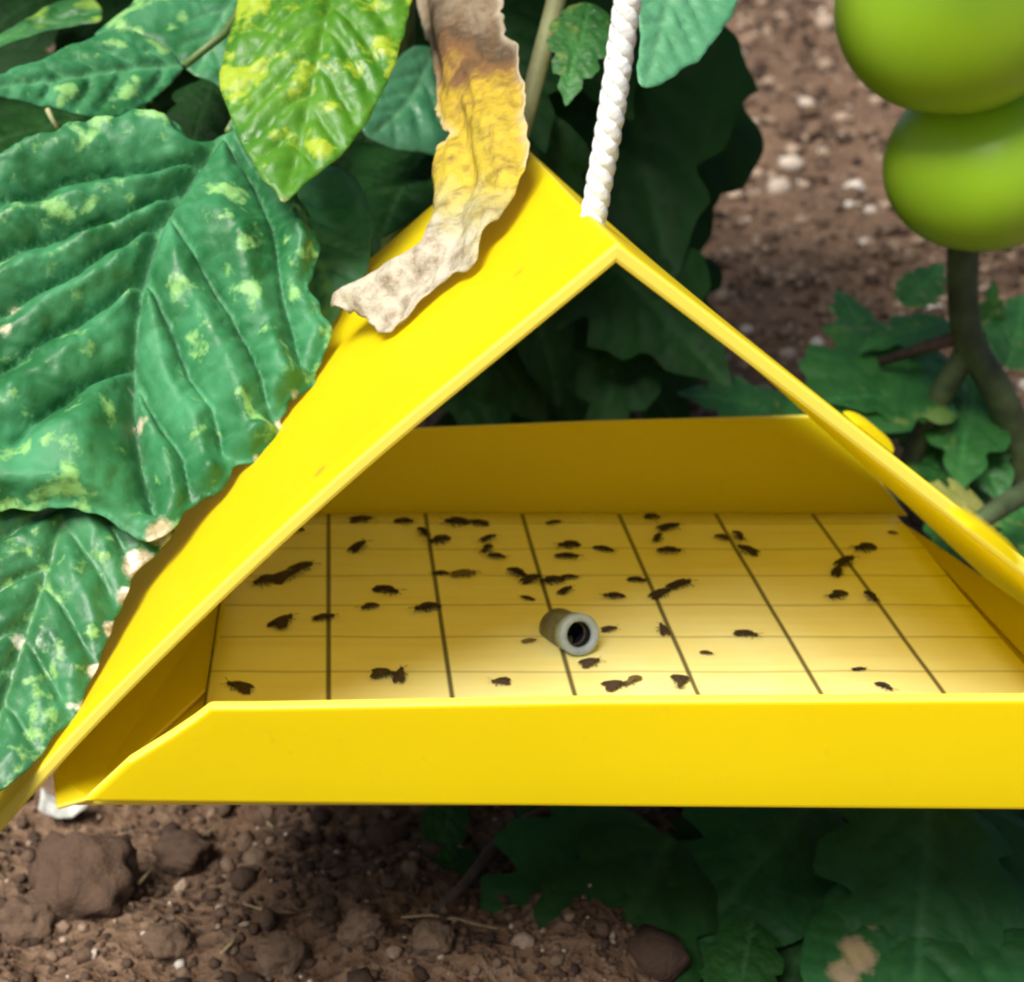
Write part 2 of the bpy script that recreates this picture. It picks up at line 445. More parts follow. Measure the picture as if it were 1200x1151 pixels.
# front flap: hinged at the front edge of the base, leaning slightly inwards, left end cut away at a slant
def ff(u, v): return on_plane(u, v, np.array([0, -.0015, 0]), norm([0, -1, -.02]))
flap('front_flap', [ff(98, 941), ff(700, 947), ff(1500, 953), ff(1500, 818), ff(700, 822), ff(300, 829), ff(246, 829), ff(228, 843), ff(200, 862), ff(150, 893)][::1], T, np.array([0, -1, -.02]), None)
def bf(u, v): return on_plane(u, v, np.array([0, TD, 0]), norm([0, -1, .18]))
flap('back_flap', [bf(230, 607), bf(1066, 606), bf(1030, 560), bf(955, 487), bf(700, 494), bf(470, 503), bf(330, 507)], T, np.array([0, -1, .18]), None)
# little locking tabs that stick out of the right roof panel
RN = norm(np.cross(rf - apex_f, apex_b - apex_f)); RN = RN if RN[0] > 0 else -RN
for (u, v, s) in ((1022, 518, 20), (1160, 646, 22)):
    p = on_plane(u, v, (rf + apex_f) / 2 + np.array([0, .03, 0]), RN)
    a = norm(rf - apex_f); b = norm(apex_b - apex_f); r = s / F * .33
    ring = [p + a * r * math.cos(t) + RN * (r * .38 * math.sin(t) + .0005) for t in np.linspace(0, math.pi, 12)]
    V = np.array(ring + [q + b * .006 for q in ring]); n = 12
    Fc = [tuple(range(n)), tuple(range(2 * n - 1, n - 1, -1))] + [((k + 1) % n, k, n + k, n + (k + 1) % n) for k in range(n)]
    mesh('locking_tab', V, Fc, M_yel, trap, smooth=False)
# folded side strip of the base at the left, running out under the roof panel
flap('side_strip', [on_z(66, 945, -.0004), on_z(104, 934, .0005), on_z(250, 800, .0022), on_z(268, 690, .0022), on_z(225, 690, .0035), on_z(62, 905, .0030)], .0012, np.array([0, 0, 1.]), None)

# right inner flap of the base, turned up against the inside of the roof panel
sheet('side_flap', (6.02 * W, .003, .0012), on_y(1452, 868, .003) + np.array([-.0016, 0, -.0016]), on_y(1090, 622, TD * .97) + np.array([-.0016, 0, -.0016]), (5.86 * W, TD * .97, .0012), .0012, 12, 10, 0, outward=np.array([-1., 0, 1.]), wob=.0003, seed=5.1)

# ------------------------------------------------------------------ sticky card
def card_material():
    m, n, l, p = newmat('sticky_card')
    tc = n.new('ShaderNodeTexCoord').outputs['Object']
    sx = n.new('ShaderNodeSeparateXYZ'); l.new(tc, sx.inputs[0])
    def lines(src, period, offs, half, soft):
        a = N(n, 'ShaderNodeMath', operation='MULTIPLY_ADD'); l.new(src, a.inputs[0]); a.inputs[1].default_value = 1 / period; a.inputs[2].default_value = offs
        b = N(n, 'ShaderNodeMath', operation='PINGPONG'); l.new(a.outputs[0], b.inputs[0]); b.inputs[1].default_value = .5
        return ramp(n, l, b.outputs[0], [(max(0, half - soft), 1.), (half + soft, 0.)])
    g1 = lines(sx.outputs[0], W, 0, .020, .009)
    g2 = lines(sx.outputs[1], .6 * W, -1.76 / .6, .022, .02)
    stain = noise_tex(n, l, 40, 5, .6, tc); streak = N(n, 'ShaderNodeTexNoise'); streak.inputs['Scale'].default_value = 1
    mp = N(n, 'ShaderNodeMapping'); mp.inputs['Scale'].default_value = (20, 260, 1); l.new(tc, mp.inputs[0]); l.new(mp.outputs[0], streak.inputs['Vector']); streak.inputs['Detail'].default_value = 4
    c = mixc(n, l, ramp(n, l, stain, [(.35, 0.), (.7, 1.)]), (.92, .86, .40), (.89, .80, .28))
    c = mixc(n, l, ramp(n, l, streak.outputs['Fac'], [(.48, 0.), (.80, .30)]), c, (.74, .58, .12))
    s2 = N(n, 'ShaderNodeMath', operation='MULTIPLY'); l.new(g2, s2.inputs[0]); s2.inputs[1].default_value = .45
    c = mixc(n, l, s2.outputs[0], c, (.10, .08, .02))
    s1 = N(n, 'ShaderNodeMath', operation='MULTIPLY'); l.new(g1, s1.inputs[0]); s1.inputs[1].default_value = .88
    c = mixc(n, l, s1.outputs[0], c, (.035, .028, .01))
    l.new(c, p.inputs['Base Color']); p.inputs['Roughness'].default_value = .45; p.inputs['Specular IOR Level'].default_value = .35
    p.inputs['Coat Weight'].default_value = .15; p.inputs['Coat Roughness'].default_value = .3
    l.new(bump(n, l, streak.outputs['Fac'], .25, .0008), p.inputs['Normal'])
    return m
CZ = .0022
x0, x1, y0, y1 = -1.0 * W, 5.85 * W, .16 * W, 5.0 * W
V, Fc = [], []
NX, NY = 28, 18
for j in range(NY + 1):
    for i in range(NX + 1):
        V.append((x0 + (x1 - x0) * i / NX, y0 + (y1 - y0) * j / NY, CZ + .0004 * noise.noise(Vector((i * .3, j * .3, 2)))))
n0 = len(V); V += [(a, b, c - .0008) for a, b, c in V]
for j in range(NY):
    for i in range(NX):
        q = (j * (NX + 1) + i, j * (NX + 1) + i + 1, (j + 1) * (NX + 1) + i + 1, (j + 1) * (NX + 1) + i)
        Fc.append(q); Fc.append(tuple(n0 + k for k in q[::-1]))
rim = [i for i in range(NX)] + [j * (NX + 1) + NX for j in range(NY)] + [NY * (NX + 1) + i for i in range(NX, 0, -1)] + [j * (NX + 1) for j in range(NY, 0, -1)]
for k in range(len(rim)):
    a, b = rim[k], rim[(k + 1) % len(rim)]; Fc.append((b, a, n0 + a, n0 + b))
tag(mesh('sticky_card', V, Fc, card_material()), 'cream sticky card with a printed grid of dark lines, lying inside the trap', 'sticky card')

# ------------------------------------------------------------------ lure
M_rub = simple('grey_rubber', (.30, .37, .45), .45, .12, 200, (500, .2, .0004))
M_black = simple('lure_inside_shade', (.012, .014, .02), .5, .1)  # near-black colour stands for the shade inside the hollow tube
lp = on_z(684, 762, CZ)
lure = empty('lure', lp, 'short grey rubber lure tube with a dark open end, middle of the sticky card', 'lure')
ax = norm([.10, -.90, .42]); ax = norm(at(690, 752, .30) - at(652, 716, .335) + np.array([0, 0, .002]))
c_open = at(680, 744, .345)
zc_min = CZ + .0045
c_open = on_z(680, 744, CZ + .0052)
ax = norm([.24, -.90, .36])
def lathe(c, axv, prof, seg=28):
    s = norm(np.cross(axv, [0, 0, 1.])); t = np.cross(s, axv); V, Fc = [], []
    for (h, r) in prof:
        for k in range(seg):
            a = 2 * math.pi * k / seg; V.append(c + axv * h + r * (math.cos(a) * s + math.sin(a) * t))
    for i in range(len(prof) - 1):
        for k in range(seg):
            k2 = (k + 1) % seg; Fc.append((i * seg + k, i * seg + k2, (i + 1) * seg + k2, (i + 1) * seg + k))
    return V, Fc
r0 = .0049
M_body = simple('olive_rubber', (.13, .125, .075), .5, .2, 200)
V, Fc = lathe(c_open, ax, [(-.0135, .0001), (-.0135, r0 * .92), (-.0128, r0 * 1.0), (-.0040, r0 * .90), (-.0035, r0 * .5)])
mesh('body', V, Fc, M_body, lure)
V, Fc = lathe(c_open, ax, [(-.0042, r0 * .6), (-.0042, r0 * .97), (-.0004, r0), (0, r0 * .94), (.0002, r0 * .80), (-.0002, r0 * .64), (-.001, r0 * .60)])
mesh('rim', V, Fc, M_rub, lure)
V, Fc = lathe(c_open, ax, [(-.0008, r0 * .605), (-.010, r0 * .56), (-.0102, .0001)])
mesh('opening', V, Fc, M_black, lure)

# ------------------------------------------------------------------ moths
M_moth = [simple('moth_dark', (.030, .016, .010), .75, .5, 900), simple('moth_brown', (.060, .035, .018), .8, .5, 900), simple('moth_faint', (.17, .12, .04), .8, .4, 900)]
def moth_mesh(seed, mat):
    r = random.Random(seed); bm = bmesh.new()
    def blob(cx, cy, cz, sx, sy, sz, sub=2):
        res = bmesh.ops.create_icosphere(bm, subdivisions=sub, radius=1)
        for v in res['verts']:
            v.co = Vector((cx + v.co.x * sx * (1 + .12 * noise.noise(v.co * 2 + Vector((seed, 0, 0)))), cy + v.co.y * sy, cz + v.co.z * sz))
    blob(-.05, 0, .10, .36, .085, .085); blob(.33, r.uniform(-.04, .04), .11, .11, .09, .085); blob(.12, 0, .12, .17, .11, .11)
    for s in (-1, 1):                       # folded wings, splayed a little differently on each moth
        sp = r.uniform(.08, .20) * (1 + (r.random() < .2) * .5)
        pts = [(.22, s * .03, .22), (.02, s * (.13 + sp * .3), .17), (-.32, s * (.10 + sp), .07), (-.52, s * (.03 + sp * .8), .05), (-.42, s * .01, .12), (-.1, s * .0, .24)]
        top = [bm.verts.new(p) for p in pts]; bot = [bm.verts.new((x, y, z - .025)) for x, y, z in pts]
        bm.faces.new(top); bm.faces.new(bot[::-1]); n = len(pts)
        for k in range(n): bm.faces.new((top[k], bot[k], bot[(k + 1) % n], top[(k + 1) % n]))
    def bar(a, b, w):
        a, b = Vector(a), Vector(b); d = (b - a).normalized(); s = d.cross(Vector((0, 0, 1))).normalized() * w; t = d.cross(s).normalized() * w
        vs_ = [bm.verts.new(p + q) for p in (a, b) for q in (s, t, -s, -t)]
        for k in range(4): bm.faces.new((vs_[k], vs_[(k + 1) % 4], vs_[4 + (k + 1) % 4], vs_[4 + k]))
    for s in (-1, 1):
        bar((.40, s * .04, .14), (.62, s * r.uniform(.10, .26), .12), .010)
        for k, x in enumerate((.22, .08, -.06)):
            bar((x, s * .08, .08), (x + r.uniform(-.12, .12), s * r.uniform(.20, .32), .01), .013)
    bmesh.ops.recalc_face_normals(bm, faces=bm.faces)
    me = bpy.data.meshes.new('moth'); bm.to_mesh(me); bm.free(); me.materials.append(mat); return me
moth_variants = {(k, j): moth_mesh(k * 3 + j + 1, M_moth[j]) for k in range(4) for j in range(3)}
# photo position (u, v), length in px, angle of the body in the picture (degrees), tone 0 dark .. 2 faint
MOTHS = [(346, 622, 20, 10, 0), (424, 610, 28, 3, 1), (474, 612, 24, -5, 0), (534, 613, 30, 2, 0), (560, 614, 26, 176, 0), (496, 625, 17, -50, 0), (514, 634, 30, 20, 0),
         (420, 642, 42, 30, 0), (572, 632, 20, 15, 0), (570, 645, 18, 60, 0), (583, 653, 22, -12, 0), (649, 613, 19, 4, 0), (666, 640, 26, 8, 0), (665, 653, 30, -4, 0),
         (708, 645, 26, -14, 0), (309, 682, 34, 20, 1), (334, 676, 32, 12, 1), (354, 667, 32, 14, 1), (516, 673, 20, 5, 0), (544, 674, 32, 0, 2), (454, 693, 31, -14, 0),
         (432, 712, 20, 20, 1), (332, 730, 42, 30, 1), (380, 725, 28, 4, 1), (500, 714, 33, 14, 0), (607, 673, 24, -28, 0), (622, 680, 24, 18, 0), (646, 682, 32, 10, 0),
         (668, 677, 22, -5, 0), (663, 693, 16, 30, 0), (618, 702, 18, -10, 0), (714, 738, 20, 5, 0), (620, 752, 18, 5, 2), (280, 806, 32, -14, 1), (450, 791, 30, -4, 1), (469, 793, 22, 70, 1),
         (586, 800, 24, -3, 1), (692, 778, 24, 12, 1), (722, 804, 30, 6, 1), (741, 799, 22, 35, 2), (765, 606, 20, -8, 0), (784, 619, 30, 12, 0), (771, 632, 26, 75, 0), (785, 647, 30, -6, 0),
         (866, 630, 20, -60, 0), (876, 646, 28, -16, 0), (848, 631, 16, -30, 1), (747, 681, 24, -10, 0), (719, 700, 26, 3, 0), (797, 687, 30, 14, 0), (774, 697, 26, 20, 0),
         (777, 739, 17, -60, 1), (875, 744, 30, -10, 0), (828, 766, 16, -12, 1), (797, 801, 24, 88, 1), (1007, 785, 18, 0, 0), (1037, 806, 22, -28, 0), (1012, 643, 31, 16, 0),
         (990, 660, 28, 20, 0), (981, 671, 20, 60, 0), (981, 699, 20, 25, 0), (1021, 701, 24, -48, 0), (1047, 625, 13, -15, 2)]
ORD = ['first', 'second', 'third', 'fourth', 'fifth', 'sixth', 'seventh', 'eighth']
ROWS = ['front', 'second', 'third', 'fourth', 'fifth', 'sixth', 'back']
info = []
for (u, v, L, ang, tone) in MOTHS:
    p = on_z(u, v, CZ + .0003)
    c = max(0, int(math.floor(p[0] / W)) + 1)
    r = 0 if v > 796 else 1 if v > 756 else 2 if v > 714 else 3 if v > 680 else 4 if v > 650 else 5 if v > 622 else 6
    info.append([u, v, L, ang, tone, p, c, r])
cells = {}
for i, q in enumerate(info): cells.setdefault((q[6], q[7]), []).append(i)
labels = {}
for (c, r), ids in cells.items():
    ids.sort(key=lambda i: info[i][0])
    for k, i in enumerate(ids):
        t = info[i][4]; kind = ('dark moth', 'brown moth', 'faint pale moth')[t]
        row = 'front row' if r == 0 else 'back row' if r == 6 else ORD[r] + ' row from front'
        s = f"{kind} stuck on card, {ORD[c]} column from left, {row}"
        if len(ids) == 2: s += ', ' + ('left one' if k == 0 else 'right one')
        if len(ids) > 2: s += ', ' + ('leftmost' if k == 0 else 'rightmost' if k == len(ids) - 1 else ORD[k] + ' there')
        labels[i] = s
for i, (u, v, L, ang, tone, p, c, r) in enumerate(info):
    a = R(ang)
    q = on_z(u + 10 * math.cos(a), v - 10 * math.sin(a), CZ + .0003)
    dvec = q - p
    # length in the card's plane that shows as L pixels
    Lw = np.linalg.norm(dvec) / 10 * L
    o = bpy.data.objects.new('moth', moth_variants[(i % 4, tone)]); scene.collection.objects.link(o)
    o.location = p; o.rotation_euler = (rng.uniform(-.2, .2), 0, math.atan2(dvec[1], dvec[0]) + (math.pi if i % 3 == 0 else 0))
    s = min(Lw * 1.02, .0074); o.scale = (s, s * rng.uniform(.9, 1.2), s * rng.uniform(.8, 1.1))
    if abs(math.sin(a)) > .5: o.scale = (s * .85, s * .8, s * .9)
    tag(o, labels[i], 'moth', 'moths stuck to the sticky card')

# ------------------------------------------------------------------ cord
M_cord = simple('white_cord', (.80, .82, .80), .7, .06, 300, (700, .4, .0006))
ridge = [apex_f + (apex_b - apex_f) * k / 60 for k in range(61)]
p0 = min(ridge, key=lambda q: abs(CU + F * np.dot(q - CAM, RT) / np.dot(q - CAM, FW) - 689)) + np.array([.001, 0, -.003]); p1 = on_y(736, -2, p0[1]); p0 = p0 - .05 * (p1 - p0)
pts, rad = [], []
for k in range(90):
    t = k / 60; p = p0 + (p1 - p0) * t + np.array([.0002 * math.sin(t * 3.0), .0003 * math.sin(t * 9), 0])
    pts.append(p); rad.append(.00255 * (1 + .018 * math.sin(k * 1.9)) * (1 + .06 * noise.noise(Vector((k * .3, 0, 0)))))
V, Fc = [], []
e1_ = norm(np.cross(p1 - p0, [0, 1., 0])); e2_ = norm(np.cross(e1_, p1 - p0))
for k3 in range(3):                      # three twisted strands
    st = []
    for k in range(4 * (len(pts) - 1) + 1):
        a_, f_ = divmod(k, 4); q = pts[a_] + (pts[min(a_ + 1, len(pts) - 1)] - pts[a_]) * f_ / 4
        an = 2 * math.pi * (np.linalg.norm(q - p0) / .0085 + k3 / 3)
        st.append(q + .00072 * (math.cos(an) * e1_ + math.sin(an) * e2_))
    Vs, Fs = tube(st, [.0018 * (1 + .07 * noise.noise(Vector((k * .2, k3, 0)))) for k in range(len(st))], 9)
    Fc += [tuple(i + len(V) for i in f) for f in Fs]; V += Vs
tag(mesh('hanging_cord', V, Fc, M_cord, base=pts[0]), 'white cord holding up the ridge of the yellow trap', 'cord')

# ------------------------------------------------------------------ leaves
def auto_veins(mid, n, ang, length, curve=.35):
    """side veins leaving a midrib polyline (2D) on both sides, bending towards the tip"""
    mid = catmull(mid, np.linalg.norm(mid[-1] - mid[0]) / 30, False); out = []
    L = len(mid)
    for k in range(n):
        for s in (-1, 1):
            i = int((.08 + .80 * (k + (.3 if s > 0 else 0)) / n) * (L - 1)); i = min(i, L - 2)
            t = norm(mid[min(i + 2, L - 1)] - mid[max(i - 2, 0)]); p = mid[i].copy(); pl = [p.copy()]
            fr = 1 - .55 * abs(k / n - .25)
            a = s * ang
            for q in range(6):
                d = np.array([t[0] * math.cos(a) - t[1] * math.sin(a), t[0] * math.sin(a) + t[1] * math.cos(a)])
                p = p + d * length * fr / 6; pl.append(p.copy()); a *= 1 - curve / 6 * 1.6
            out.append(np.array(pl))
    return out

def build_leaf(outline, mid, veins, spacing, relief, groove, serr=0.0, droop=0.0, seed=0, wave=0.0, tert=0.0):
    """2D local leaf (metres) -> vertices (x, y, h), faces and attributes"""
    o = catmull(outline, spacing * .9)
    if serr > 0:
        nrm = np.roll(o, -1, 0) - np.roll(o, 1, 0); nrm = np.stack([nrm[:, 1], -nrm[:, 0]], 1); nrm /= np.linalg.norm(nrm, axis=1)[:, None] + 1e-12
        s = np.array([noise.fractal(Vector((p[0] * 140, p[1] * 140, seed)), .8, 2, 2) for p in o]); o = o + nrm * (s * serr)[:, None]
    P, Fc = triangulate(o, spacing)
    dm, tm = seg_dist(P, catmull(mid, .004, False))
    dv = np.full(len(P), 1e9)
    for v in veins:
        d, t = seg_dist(P, v); dv = np.minimum(dv, d + t * .0012)
    de, _ = seg_dist(P, np.vstack([o, o[:1]]))
    d = np.minimum(dm * .8, dv)
    cellw = np.percentile(d, 92)
    b = np.clip(d / cellw, 0, 1); h = relief * (np.sin(b * math.pi / 2) ** .8)
    h -= groove * np.exp(-(d / .0011) ** 2)
    h += np.array([relief * .22 * noise.fractal(Vector((p[0] * 90, p[1] * 90, seed + 5)), 1, 2, 3) for p in P])
    h += np.array([relief * .45 * noise.noise(Vector((p[0] * 38, p[1] * 38, seed + 9))) for p in P])
    if tert:
        dt = np.full(len(P), 1e9); r_ = random.Random(int(seed * 10))
        for v in list(veins) + [catmull(mid, .006, False)]:
            v = np.asarray(v); L_ = np.linalg.norm(v[-1] - v[0])
            for q in range(2, len(v) - 1, max(1, int(len(v) / 9))):
                t_ = norm(v[min(q + 1, len(v) - 1)] - v[q - 1])
                for sgn in (-1, 1):
                    a_ = sgn * R(r_.uniform(42, 70)); pl = [v[q].copy()]; ln = min(.016, L_ * .28) * r_.uniform(.6, 1.1)
                    for _ in range(4):
                        pl.append(pl[-1] + ln / 4 * np.array([t_[0] * math.cos(a_) - t_[1] * math.sin(a_), t_[0] * math.sin(a_) + t_[1] * math.cos(a_)])); a_ *= r_.uniform(.7, 1.05)
                    d_, tt = seg_dist(P, np.array(pl)); dt = np.minimum(dt, d_ + tt * .0008)
        h += tert * (1 - np.exp(-(dt / .0016) ** 2)) - tert
        tv = np.exp(-(dt / .0007) ** 2)
    else: tv = 0
    h *= np.clip(de / .004, .25, 1)
    h -= droop * dm ** 2
    if wave: h += wave * np.array([noise.noise(Vector((p[0] * 26, p[1] * 26, seed + 2.5))) for p in P]) * np.exp(-de / .008)
    vein = np.maximum(np.maximum(np.exp(-(dm / .0012) ** 2), .75 * np.exp(-(dv / .0008) ** 2)), .38 * tv)
    inter = b
    return P, h, Fc, dict(vein=vein, inter=inter, edge=de, dm=dm)

def solid(o, t=.00035):
    s = o.modifiers.new('thickness', 'SOLIDIFY'); s.thickness = t; s.offset = 0
    return o

def hero_leaf(name, outline_px, plane_px, mid_px, mat, parent, side_px=None, nside=5, vang=48, relief=.0022, groove=.0008, spacing=.0011,
              bumps=(), dry=(), serr=.0007, droop=0.0, seed=0, wave=.0015, label=None, vein_len=.5, extra=None, tert=.0007):
    """leaf lying in a tilted plane; plane_px = three (u, v, depth)"""
    A, B, C_ = [at(*q) for q in plane_px]
    nrm = norm(np.cross(B - A, C_ - A)); nrm = nrm if np.dot(nrm, CAM - A) > 0 else -nrm
    e1 = norm(RT - nrm * np.dot(RT, nrm)); e2 = np.cross(nrm, e1)
    def loc(u, v):
        p = on_plane(u, v, A, nrm) - A; return np.array([np.dot(p, e1), np.dot(p, e2)])
    ol = [loc(*q) for q in outline_px]; mid = np.array([loc(*q) for q in mid_px])
    if side_px: veins = [catmull([loc(*q) for q in s], .004, False) for s in side_px]
    else: veins = auto_veins(mid, nside, R(vang), np.linalg.norm(mid[-1] - mid[0]) * vein_len)
    P, h, Fc, at_ = build_leaf(ol, mid, veins, spacing, relief, groove, serr, droop, seed, wave, tert)
    for (u, v, rpx, hh) in bumps:
        c = loc(u, v); r = np.linalg.norm(loc(u + rpx, v) - c); h = h + hh * np.exp(-(np.linalg.norm(P - c, axis=1) / r) ** 2)
    dr = np.zeros(len(P))
    for (u, v, rpx, amt) in dry:
        c = loc(u, v); r = np.linalg.norm(loc(u + rpx, v) - c); dr = np.maximum(dr, amt * np.exp(-(np.linalg.norm(P - c, axis=1) / r) ** 2))
    at_['dry'] = dr
    V = A + P[:, :1] * e1 + P[:, 1:] * e2 + h[:, None] * nrm
    if extra is not None: V = extra(V, P, loc, nrm, at_)
    o = solid(mesh(name, V, Fc, mat, parent, attrs=at_))
    if label: o['label'] = label
    return o

ML_blue = leaf_material('leaf_blue_green', (.011, .115, .028), (.046, .250, .100), (.22, .46, .14), .16, 130, .52, (.13, .36, .17), .14, spec=.5, bumpd=.0008)
ML_mid = leaf_material('leaf_green', (.020, .12, .028), (.045, .20, .05), (.24, .40, .06), .25, 60, .45, (.09, .26, .08), .2)
ML_mott = leaf_material('leaf_mottled', (.010, .090, .024), (.040, .21, .075), (.24, .46, .13), .40, 150, .43, (.10, .26, .10), .15, 230, .0014, drycol=(.80, .76, .66))
ML_yel = leaf_material('leaf_yellowing', (.045, .19, .010), (.11, .30, .012), (.38, .50, .03), .50, 110, .46, (.10, .26, .02), .30, 240, .0009)
ML_dark = leaf_material('leaf_deep_shade', (.006, .036, .005), (.011, .058, .009), rough=.6, trans=.06, spec=.2)  # much darker copy of the leaf green: deep shade is painted into the colour
ML_far = leaf_material('leaf_background', (.018, .115, .018), (.040, .19, .034), (.15, .26, .05), .10, 60, .5, trans=.2)
ML_under = leaf_material('leaf_shade', (.010, .060, .014), (.018, .090, .024), rough=.5, trans=.06, spec=.2, drycol=(.24, .19, .12))  # greens lowered so the colour itself carries the shade under the trap
ML_teal = leaf_material('leaf_pale_teal', (.05, .23, .10), (.09, .30, .15), rough=.42, trans=.25, veincol=(.16, .40, .2))

MAIN = on_z(520, 470, GZ); MAIN = np.array([.02, .30, ground_h(.02, .30)])
plant = empty('tomato_plant', MAIN, 'tomato plant with large veined leaves hanging over the left side of the trap', 'tomato plant')

# big blue-green leaf in front
L1 = [(-70, 240), (0, 205), (60, 178), (130, 155), (185, 150), (222, 168), (248, 166), (268, 150), (284, 150), (300, 190), (330, 215), (352, 240), (372, 300), (368, 338), (362, 352),
      (386, 388), (388, 408), (376, 428), (370, 456), (342, 474), (328, 494), (330, 520), (302, 550), (272, 552), (258, 580), (236, 588), (216, 612), (190, 632), (172, 642), (150, 628), (124, 618), (70, 600), (0, 608), (-70, 600)]
mid1 = [(268, 152), (238, 198), (200, 255), (170, 330), (156, 420), (158, 500), (180, 600)]
side1 = [[(238, 198), (170, 215), (90, 228), (0, 262), (-60, 290)], [(225, 218), (165, 258), (80, 290), (0, 318), (-60, 350)], [(192, 270), (130, 308), (60, 345), (-40, 400)],
         [(168, 335), (110, 372), (50, 410), (-30, 460)], [(156, 420), (110, 455), (60, 490), (20, 530)],
         [(262, 165), (295, 215), (320, 280), (330, 350), (345, 400), (352, 440)], [(205, 300), (240, 340), (275, 390), (300, 450), (312, 500)], [(205, 300), (212, 360), (222, 420), (252, 475), (270, 530)],
         [(158, 440), (185, 490), (215, 540), (222, 590)]]
side1[6] = [(200, 262), (236, 320), (275, 385), (300, 440), (318, 500)]
side1[7] = [(172, 330), (205, 400), (222, 440), (250, 490), (262, 540)]
hero_leaf('leaf', L1, [(270, 150, .370), (326, 520, .327), (0, 420, .335)], mid1, ML_blue, plant, side1, serr=.0016, relief=.0090, groove=.0030, tert=.0005, spacing=.0009,
          dry=[(165, 495, 16, .55), (332, 505, 14, .75), (306, 545, 12, .7), (345, 470, 12, .5), (190, 632, 26, .7), (20, 375, 18, .55), (10, 400, 14, .55), (150, 450, 10, .4)],
          bumps=[(60, 200, 120, .004), (330, 330, 90, .003), (120, 290, 60, .002), (280, 480, 90, .002)], seed=1.0, label='large blue-green leaf with deep veins')
# lower mottled leaf
L3 = [(-90, 430), (0, 420), (80, 430), (140, 470), (190, 520), (208, 570), (205, 615), (186, 646), (160, 668), (148, 702), (128, 747), (108, 796), (96, 836), (62, 868), (24, 914), (-10, 944), (-50, 985), (-90, 990)]
hero_leaf('leaf', L3, [(136, 668, .3135), (92, 790, .2995), (-80, 700, .3075)], [(130, 450), (90, 560), (50, 680), (10, 800), (-30, 930)], ML_mott, plant, nside=6, relief=.0048, groove=.0016, spacing=.0009,
          dry=[(164, 662, 24, 1.0), (150, 700, 15, 1.0), (132, 740, 14, 1.0), (112, 790, 13, .95), (98, 830, 10, .8), (190, 630, 18, .7), (20, 750, 16, .45), (60, 620, 14, .35), (84, 830, 14, .4)], seed=3.0, wave=.003, vein_len=.42, label='lower leaf mottled with pale green blisters and a dry white edge')
# leaf half behind the big one, right
L1b = [(300, 190), (340, 205), (372, 196), (400, 198), (424, 225), (434, 262), (433, 305), (424, 332), (404, 346), (396, 372), (372, 392), (330, 400), (290, 330), (280, 250)]
hero_leaf('leaf', L1b, [(300, 190, .388), (430, 300, .376), (300, 380, .352)], [(285, 195), (330, 250), (380, 310), (398, 360)], ML_teal, plant, nside=4, seed=5.0, dry=[(384, 382, 14, .4)], vein_len=.4)
# yellowing leaf hanging at top
L2 = [(300, -60), (276, 20), (264, 62), (258, 102), (274, 140), (288, 178), (306, 208), (322, 226), (333, 235), (348, 224), (372, 202), (408, 172), (440, 122), (464, 72), (476, 22), (480, -60)]
hero_leaf('leaf', L2, [(300, -40, .380), (470, -40, .376), (333, 232, .338)], [(395, -60), (385, 20), (365, 110), (345, 190), (333, 234)], ML_yel, plant, nside=6, vang=40, relief=.0030, groove=.0010, droop=3.0, seed=7.0,
          dry=[(333, 234, 9, .6)], bumps=[(360, 60, 90, .003)], vein_len=.42, label='yellowing green leaf with pale blotches, hanging tip down')
# leaves along the top left
L4 = [(-60, 112), (0, 86), (50, 68), (95, 48), (140, 34), (180, 50), (214, 76), (200, 98), (170, 122), (136, 137), (95, 136), (50, 124), (0, 114)]
hero_leaf('leaf', L4, [(214, 76, .405), (0, 90, .372), (100, 140, .378)], [(214, 76), (150, 82), (70, 92), (-50, 104)], ML_blue, plant, nside=5, seed=9.0, relief=.0018, spacing=.0011, vein_len=.35)
L5 = [(110, 40), (150, 10), (190, -30), (330, -40), (320, 10), (290, 60), (266, 104), (250, 98), (236, 92), (216, 80), (180, 62), (140, 50)]
hero_leaf('leaf', L5, [(216, 78, .415), (330, -20, .43), (130, 30, .42)], [(300, -40), (260, 20), (230, 85)], ML_blue, plant, nside=4, seed=11.0, relief=.0016, vein_len=.4)
L9 = [(-40, 60), (0, 36), (40, 14), (70, 0), (110, 0), (118, 22), (90, 26), (50, 34), (0, 52), (-30, 70)]
hero_leaf('leaf', L9, [(0, 40, .42), (110, 0, .435), (60, 40, .42)], [(-40, 64), (40, 24), (116, 12)], ML_mid, plant, nside=3, seed=12.0, relief=.001)
hero_leaf('leaf', [(410, 170), (450, 172), (520, 178), (540, 215), (500, 246), (476, 262), (448, 280), (432, 262), (420, 220)], [(470, 170, .47), (430, 260, .43), (520, 220, .44)], [(500, 170), (470, 220), (446, 278)], ML_dark, plant, nside=4, seed=14.0, relief=.0012, vein_len=.4)
# small leaf beside the withered one
L6 = [(474, 62), (446, 100), (424, 148), (446, 168), (478, 178), (520, 178), (530, 120), (510, 60)]
hero_leaf('leaf', L6, [(474, 62, .455), (430, 160, .435), (520, 160, .445)], [(508, 60), (478, 120), (436, 158)], ML_teal, plant, nside=4, seed=13.0, relief=.0012, vein_len=.4)
# pale teal leaf top right of the cord
L7 = [(715, -70), (732, -10), (746, 20), (748, 60), (746, 92), (756, 104), (778, 98), (820, 70), (846, 36), (868, -10), (880, -70)]
hero_leaf('leaf', L7, [(730, -40, .34), (870, -40, .35), (760, 100, .322)], [(805, -70), (785, 0), (757, 100)], ML_teal, plant, nside=5, vang=38, seed=15.0, relief=.0010, groove=.0005, vein_len=.5, label='pale teal leaf tip beside the white cord')
